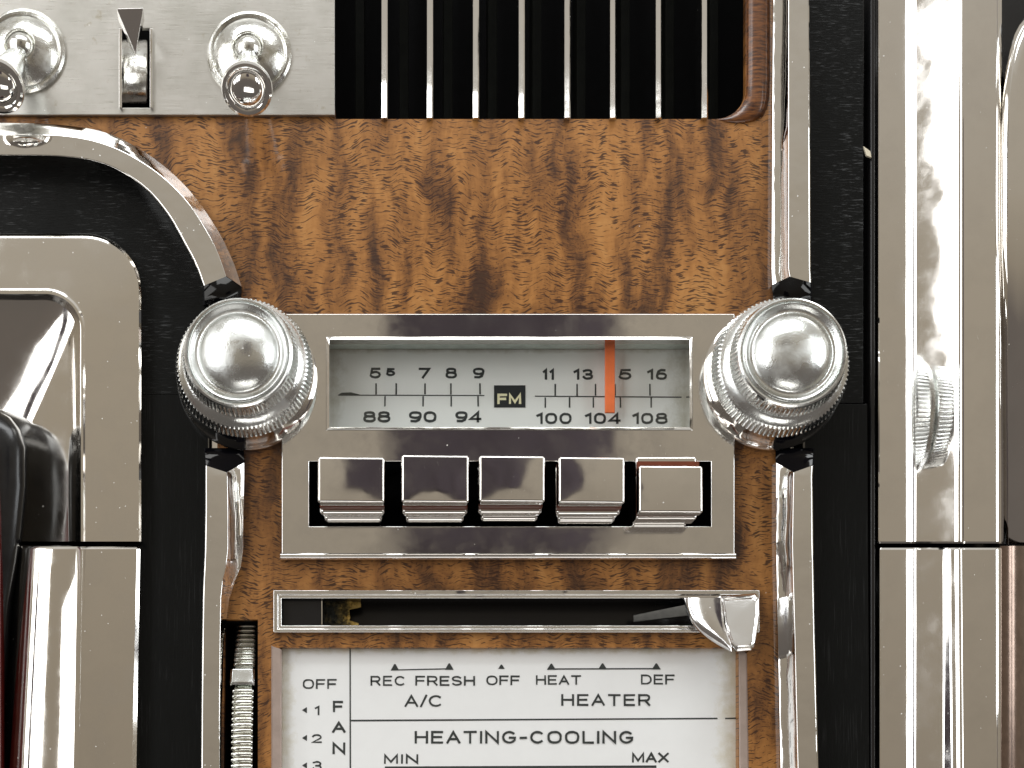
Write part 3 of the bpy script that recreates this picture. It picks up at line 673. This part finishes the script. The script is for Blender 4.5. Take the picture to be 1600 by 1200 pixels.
for i, (x0, x1, y0, y1) in enumerate(((496.5, 601, 713.5, 785), (627, 733, 710.5, 785), (748.5, 852, 711.5, 784), (872.5, 977, 713.5, 786))):
    b = lipbox('push_button', x0, y0, x1, y1, 76, 100, 'chrome', radio, 4.0, 1.3)
    k = 1 - 100 / D; cx = (x0 + x1) / 2
    U0, U1 = VX + (x0 - VX) * k, VX + (x1 - VX) * k; V0, V1 = VY + (y0 - VY) * k, VY + (y1 - VY) * k
    def wb(name, u0, v0, u1, v1, h0, h1, mat, bev):
        vs = [W(u0, v0, h0), W(u1, v0, h0), W(u1, v1, h0), W(u0, v1, h0), W(u0, v0, h1), W(u1, v0, h1), W(u1, v1, h1), W(u0, v1, h1)]
        return mesh(name, vs, [(0, 1, 2, 3), (4, 5, 6, 7), (0, 1, 5, 4), (1, 2, 6, 5), (2, 3, 7, 6), (3, 0, 4, 7)], mat, b, bev, 40, 2)
    wb('insert', U0 + 1.5, V0 + 1.5, U1 - 1.5, V1 + .8, 60, 76.5, 'redbrown', 0)
    wb('collar', U0, V0 + 1, U1, V1 + 8, 38, 61, 'chrome', 6)
    wb('stem', U0 + 5, V0 + 6, U1 - 4, V1 + 13, 18.5, 39, 'chrome', 6)
    wb('shank', U0 + 9, V0 + 9, U1 - 9, V1 + 9, -60, 19, 'chrome', 0)
b = lipbox('push_button', 998, 727, 1099, 801, 66, 88, 'chrome', radio, 4.0, 1.3, 'fifth push button, tipped with its ledge showing above the face')
k = 1 - 88 / D; U0, U1 = VX + (998 - VX) * k, VX + (1099 - VX) * k; V0, V1 = VY + (727 - VY) * k, VY + (801 - VY) * k
wb('insert', U0 + 1.5, V0 - 12, U1 - 1.5, V1 - 3, 58, 66.5, 'redbrown', 0)
wb('collar', U0 + 1, V0 - 22, U1 - 3, V1 + 3, 26, 59, 'chrome', 4)
wb('stem', U0 + 1, V0 - 4, U1 - 12, V1 + 7, -60, 27, 'chrome', 4)
# knobs
def knob(cu, cv, lab):
    k0 = lathe('knob', (cu, cv, 0), [(109, 1), (110.5, 8), (110, 13), (107.5, 16), (104, 22), (100, 34), (98, 46), (96, 52), (30, 52)], 'chrome', radio, 160, label=lab)
    lathe('rear_ring', (cu, cv, 0), [(94, 50), (101, 53), (104, 55.5), (104.5, 58), (99, 76), (96.5, 77.5), (94, 80), (90, 86), (84, 89), (80, 88), (78, 86), (30, 86)], 'knob', k0, 540, teeth={3: 3.4, 4: 3.4})
    lathe('front_ring', (cu, cv, 0), [(76, 86), (83, 92), (85.5, 94), (86.5, 96), (82, 116), (81, 118.5), (80, 122.5), (77.5, 124.5), (75, 124), (74, 121), (60, 119)], 'knob', k0, 456, teeth={3: 3.0, 4: 3.0})
    lathe('dome', (cu, cv, 0), [(74.5, 120), (73, 125), (71, 127.5), (68.5, 126.5), (65.5, 122.5), (62, 120.5), (58.5, 121), (56, 124), (51.5, 130), (43, 135), (33, 140), (22, 143), (11, 144.6), (0, 145)], 'dome', k0, 128, angle=60)
    return k0
knob(389, 596, 'left knob, at the volume end beside the curved trim')
knob(1202, 596, 'right knob, at the tuning end beside the black strip')

# ------------------------------------------------------------------ temperature slider
ts = thing('slide_control', 'chrome framed slide control with lever at its right end below the radio', 'slider', W(800, 987, 0))
plate('frame', [rect(427, 922, 1187, 988), rect(434, 929, 1181, 983)], 0.4, 10, 'trim', ts, 1.2)
plate('inner_frame', [rect(434.5, 929.5, 1180.5, 982.5), rect(440, 935, 1175, 977)], 0.4, 6, 'trim', ts, 1.6)
well('channel', 441, 936, 1174, 977.5, 4, -60, 'rubber', ts)
plate('end_plate', [rect(439, 934, 502, 978)], -26, -8, 'rubber', ts, 0.8)
line(503, 935, 503, 977, 1.6, -7.5, ts, 'chrome', 'edge_wire')
# torn foam scrap
vs, fs = [], []; nx, ny = 16, 10
for j in range(ny + 1):
    for i in range(nx + 1):
        f = i / nx; xr = 540 + 26 * (random.random() * .4 + (0.8 if j < 4 else 0.1) * 1.0) if True else 0
        xr = 562 - (14 if 3 < j < 9 else 0) + random.uniform(-3, 3)
        vs.append(J(505 + (xr - 505) * f, 936 + 42 * j / ny, -16 - 8 * f + random.uniform(-2.5, 2.5)))
for j in range(ny):
    for i in range(nx): a = j * (nx + 1) + i; fs.append((a, a + 1, a + nx + 2, a + nx + 1))
t = NT('torn_foam'); x = t.xyz(t.pos)
n = t.noise(t.pos, 0.09, 5, 0.7)
f = t.math('ADD', t.rng(x[0], 520 - VX, 560 - VX, 0, 0.5), n)
c = t.ramp(f, [(0.5, (0.02, 0.02, 0.016)), (0.72, (0.10, 0.075, 0.03)), (0.86, (0.50, 0.33, 0.09)), (1.0, (0.62, 0.43, 0.14))])
t.set(color=c, rough=0.9, spec=0.1); t.bump(t.noise(t.pos, 0.25, 5, 0.7), 1.0, 4); M['torn'] = t.m
mesh('foam_scrap', vs, fs, 'torn', ts)
loft('lever_arm', [[(990, 960, -30), (1075, 958, 12)], [(990, 961, -26), (1075, 944, 16)], [(990, 968, -28), (1075, 946, 18)], [(990, 972, -30), (1075, 962, 17)], [(990, 972, -34), (1075, 964, 12)]], 'vane_metal', ts, 0.5)
# crescent cheek, then the flat-faced handle
n = 16; outl = [(1069 + 6 * f + 66 * f ** 2.6, 934 + 84 * f) for f in [i / n for i in range(n + 1)]]
rows = [[(x + 3, y, 4) for x, y in outl]]
for f, h in ((0, 16), (0.03, 20), (0.10, 24), (0.3, 31), (0.6, 37), (0.85, 39), (1.0, 39.5)):
    rows.append([(x + (1143 - x) * f, y, h + 16 * j_ / n) for j_, (x, y) in enumerate(outl)])
lv = loft('lever_knob', rows, 'slide', ts, 0, 40)
HP = [(1126, 931), (1180, 927), (1187, 934), (1186, 956), (1180, 1006), (1174, 1017), (1152, 1018.5), (1142, 1008), (1131, 975)]
hz = lambda y: 46 + 34 * (y - 927) / 92
cxm, cym = 1158, 970
def shr(f): return [(cxm + (x - cxm) * f, cym + (y - cym) * f) for x, y in HP]
lay = [[(x, y, 6) for x, y in shr(1.0)], [(x, y, hz(y) - 8) for x, y in shr(1.0)], [(x, y, hz(y) - 3) for x, y in shr(.97)], [(x, y, hz(y)) for x, y in shr(.90)], [(x, y, hz(y) + .6) for x, y in shr(.85)], [(x, y, hz(y) + 3) for x, y in shr(.80)], [(x, y, hz(y) + 3.2) for x, y in shr(.74)]]
vs = [J(*p) for l_ in lay for p in l_]; m_ = len(HP)
fs = [(r * m_ + j, r * m_ + (j + 1) % m_, (r + 1) * m_ + (j + 1) % m_, (r + 1) * m_ + j) for r in range(len(lay) - 1) for j in range(m_)] + [tuple((len(lay) - 1) * m_ + j for j in range(m_))]
mesh('handle', vs, fs, 'slide', lv, 0, 24)

# ------------------------------------------------------------------ fan thumbwheel
fw = thing('fan_thumbwheel', 'ribbed chrome thumbwheel in the black slot left of the fan scale', 'thumbwheel', W(378, 1280, -20))
well('slot', 349, 967, 404, 1276, -1, -120, 'void', fw)
R_, cv, chh = 420.0, 1190.0, -404.0
def wheel_pt(u, a, r): return (u, cv - r * math.sin(math.radians(a)), chh + r * math.cos(math.radians(a)))
vs, fs = [], []; A = list(range(-18, 37, 1))
for a in A:
    for u, r in ((366, R_ - 40), (366, R_ - 4), (393, R_ - 4), (393, R_ - 40)): vs.append(W(*wheel_pt(u, a, r)))
for i in range(len(A) - 1):
    for j in range(3): q = i * 4 + j; fs.append((q, q + 1, q + 5, q + 4))
mesh('wheel', vs, fs, 'gear', fw)
pitch = 1.26
for i in range(-12, 26):
    a = i * pitch + 0.2
    if 16.2 < a < 20.6: continue
    if True:
        prof = [(-0.56, -6), (-0.47, -1.5), (-0.2, 0.8), (0.2, 0.8), (0.47, -1.5), (0.56, -6)]
        vs, fs = [], []
        for u, dr in ((363, -2.5), (366.5, 0), (392.5, 0), (396, -2.5)):
            for da, dr2 in prof: vs.append(Vector((0, 0, 0)) + W(*wheel_pt(u, a + da, R_ + dr + dr2)))
        for p in range(3):
            for q in range(5): k_ = p * 6 + q; fs.append((k_, k_ + 1, k_ + 7, k_ + 6))
        fs.append(tuple(range(6))); fs.append(tuple(18 + q for q in range(6)))
        mesh('rib', vs, fs, 'gear', fw, 0, 50)
a = 18.4
vs, fs = [], []
for u, dr in ((359, -9), (359, 2), (363, 6), (394, 6), (397.5, 2), (397.5, -9)):
    for da in (-1.95, -1.5, 1.5, 1.95): vs.append(W(*wheel_pt(u, a + da, R_ + dr - (2.5 if abs(da) > 1.6 else 0))))
for p in range(5):
    for q in range(3): k_ = p * 4 + q; fs.append((k_, k_ + 1, k_ + 5, k_ + 4))
mesh('thumb_tab', vs, fs, 'knob', fw, 0.8, 50)

# ------------------------------------------------------------------ climate scale plate
cp = thing('climate_scale', 'silver printed climate plate reading heating-cooling below the slide control', 'control plate', W(795, 1280, -10))
LH = -14.0; h = LH + 0.5
pl = plate('scale_plate', [rect(425, 1000, 1170, 1285)], -24, LH, 'label', cp, 0)
ring('edge_frame', (436.5, 1011.5, 1154, 1276), -0.6, (441, 1013.5, 1150, 1276), LH + .2, 'wood', cp)
loft('edge_strip', [[(424, 1008, .6), (424, 1275, .6)], [(426, 1010, 3), (426, 1275, 3)], [(438, 1014, 3.4), (438, 1275, 3.4)], [(440, 1015, 1), (440, 1275, 1)], [(441, 1016, -13), (441, 1275, -13)]], 'mauve', cp, 0, 30)
loft('edge_strip', [[(1167, 1022, .6), (1171, 1275, .6)], [(1165, 1020, 3), (1169, 1275, 3)], [(1156, 1016, 3.4), (1158, 1275, 3.4)], [(1154, 1015, 1), (1155, 1275, 1)], [(1152, 1014, -13), (1152, 1275, -13)]], 'mauve', cp, 0, 30)
for s, x0, x1, y0, y1, wt, gp_ in (('OFF', 473, 526, 1061, 1076.5, 2.3, .42), ('1', 492, 499, 1103, 1117.5, 2.2, .4), ('F', 520, 536, 1095, 1113, 3.2, .4), ('A', 519, 540, 1127.5, 1145, 3.2, .4),
        ('N', 519.5, 539.5, 1160, 1178.5, 3.2, .4), ('2', 487, 503, 1147, 1161, 2.3, .4), ('3', 488, 503, 1189, 1204, 2.3, .4), ('REC', 579, 633.5, 1056, 1071.5, 2.3, .5), ('FRESH', 649, 742, 1056, 1071.5, 2.4, .42),
        ('OFF', 760, 812, 1055.5, 1070.5, 2.3, .42), ('HEAT', 837.5, 908, 1055, 1070, 2.3, .44), ('DEF', 1001.5, 1054, 1054, 1069.5, 2.3, .45), ('A/C', 632, 691.5, 1086, 1104.5, 2.7, .34),
        ('HEATER', 877, 1016.5, 1084.5, 1103, 2.8, .5), ('HEATING-COOLING', 648, 990, 1142, 1162, 3.1, .5), ('MIN', 600, 653.5, 1178.5, 1193.5, 2.6, .5), ('MAX', 987.5, 1045, 1176, 1191.5, 2.8, .42)):
    text(s, x0, x1, y0, y1, h, pl, wt, gp_)
line(547, 1013, 547.5, 1275, 2.2, h, pl); line(549.5, 1126, 1120, 1122.5, 2.4, h, pl); line(1134, 1122.5, 1153, 1122.2, 2.2, h, pl)
line(612, 1047, 706, 1045, 2.0, h, pl); line(858, 1045.3, 1029, 1044.8, 2.0, h, pl); line(603, 1199.5, 1024, 1198, 4, h, pl)
for x, y, w_, hh in ((617, 1047.5, 6.5, 10), (702, 1046.5, 6.8, 10), (783.5, 1045, 5, 6.5), (861.5, 1046.5, 7, 9.5), (941.5, 1046, 7, 9.5), (1025.5, 1046, 7, 9.5)):
    poly([(x - w_, y), (x + w_, y), (x + 1, y - hh), (x - 1, y - hh)], h + .25, pl)
for y in (1109.5, 1153, 1196): poly([(472, y), (479.5, y - 4.8), (479.5, y + 4.8)], h, pl)

# ------------------------------------------------------------------ added dark shapes behind the camera, seen only mirrored in the chrome
n = 18; vs, fs = [], []  # unseen sheet added in place of the photographer, to darken the plate's reflection
for j in range(n + 1):
    for i in range(n + 1):
        a = i / n * 2 - 1; z = 0.37 + 0.55 * j / n
        w_ = 0.165 * (0.82 + 0.18 * math.sin(3.0 * j / n + .4))
        vs.append(Vector((0.124 + a * w_, -1.35 + 0.05 * a * a + 0.01 * math.sin(9 * a), z)))
for j in range(n):
    for i in range(n): a = j * (n + 1) + i; fs.append((a, a + 1, a + n + 2, a + n + 1))
o = mesh('added_dark_shape', vs, fs, 'added_dark'); tag(o, 'added purple-black sheet standing in for the photographer, mirrored in the radio plate', 'added_dark')
sm = o.modifiers.new('thickness', 'SOLIDIFY'); sm.thickness = 0.004

for lb, x0, y0 in (('added dark post far left, splitting the bright streak mirrored in the rail', -1.02, -0.66), ('added dark post far right, splitting the bright patch mirrored in the domes', 1.06, -0.55)):  # unseen posts added before the side lamps to split their highlights
    w_, d_ = 0.035, 0.045; z0, z1 = -0.1, 1.15; c_ = 0.010
    ring_ = [(-w_, -d_ + c_), (-w_ + c_, -d_), (w_ - c_, -d_), (w_, -d_ + c_), (w_, d_ - c_), (w_ - c_, d_), (-w_ + c_, d_), (-w_, d_ - c_)]
    vs = [Vector((x0 + a * (1 + .5 * (1 - k)), y0 + b * (1 + .5 * (1 - k)), z0 + (z1 - z0) * k)) for k in (0, .3, .7, 1) for a, b in ring_]
    fs = [(r * 8 + j, r * 8 + (j + 1) % 8, (r + 1) * 8 + (j + 1) % 8, (r + 1) * 8 + j) for r in range(3) for j in range(8)] + [tuple(range(8)), tuple(range(24, 32))]
    tag(mesh('highlight_splitter', vs, fs, 'added_dark', None, smooth=False), lb, 'splitter')
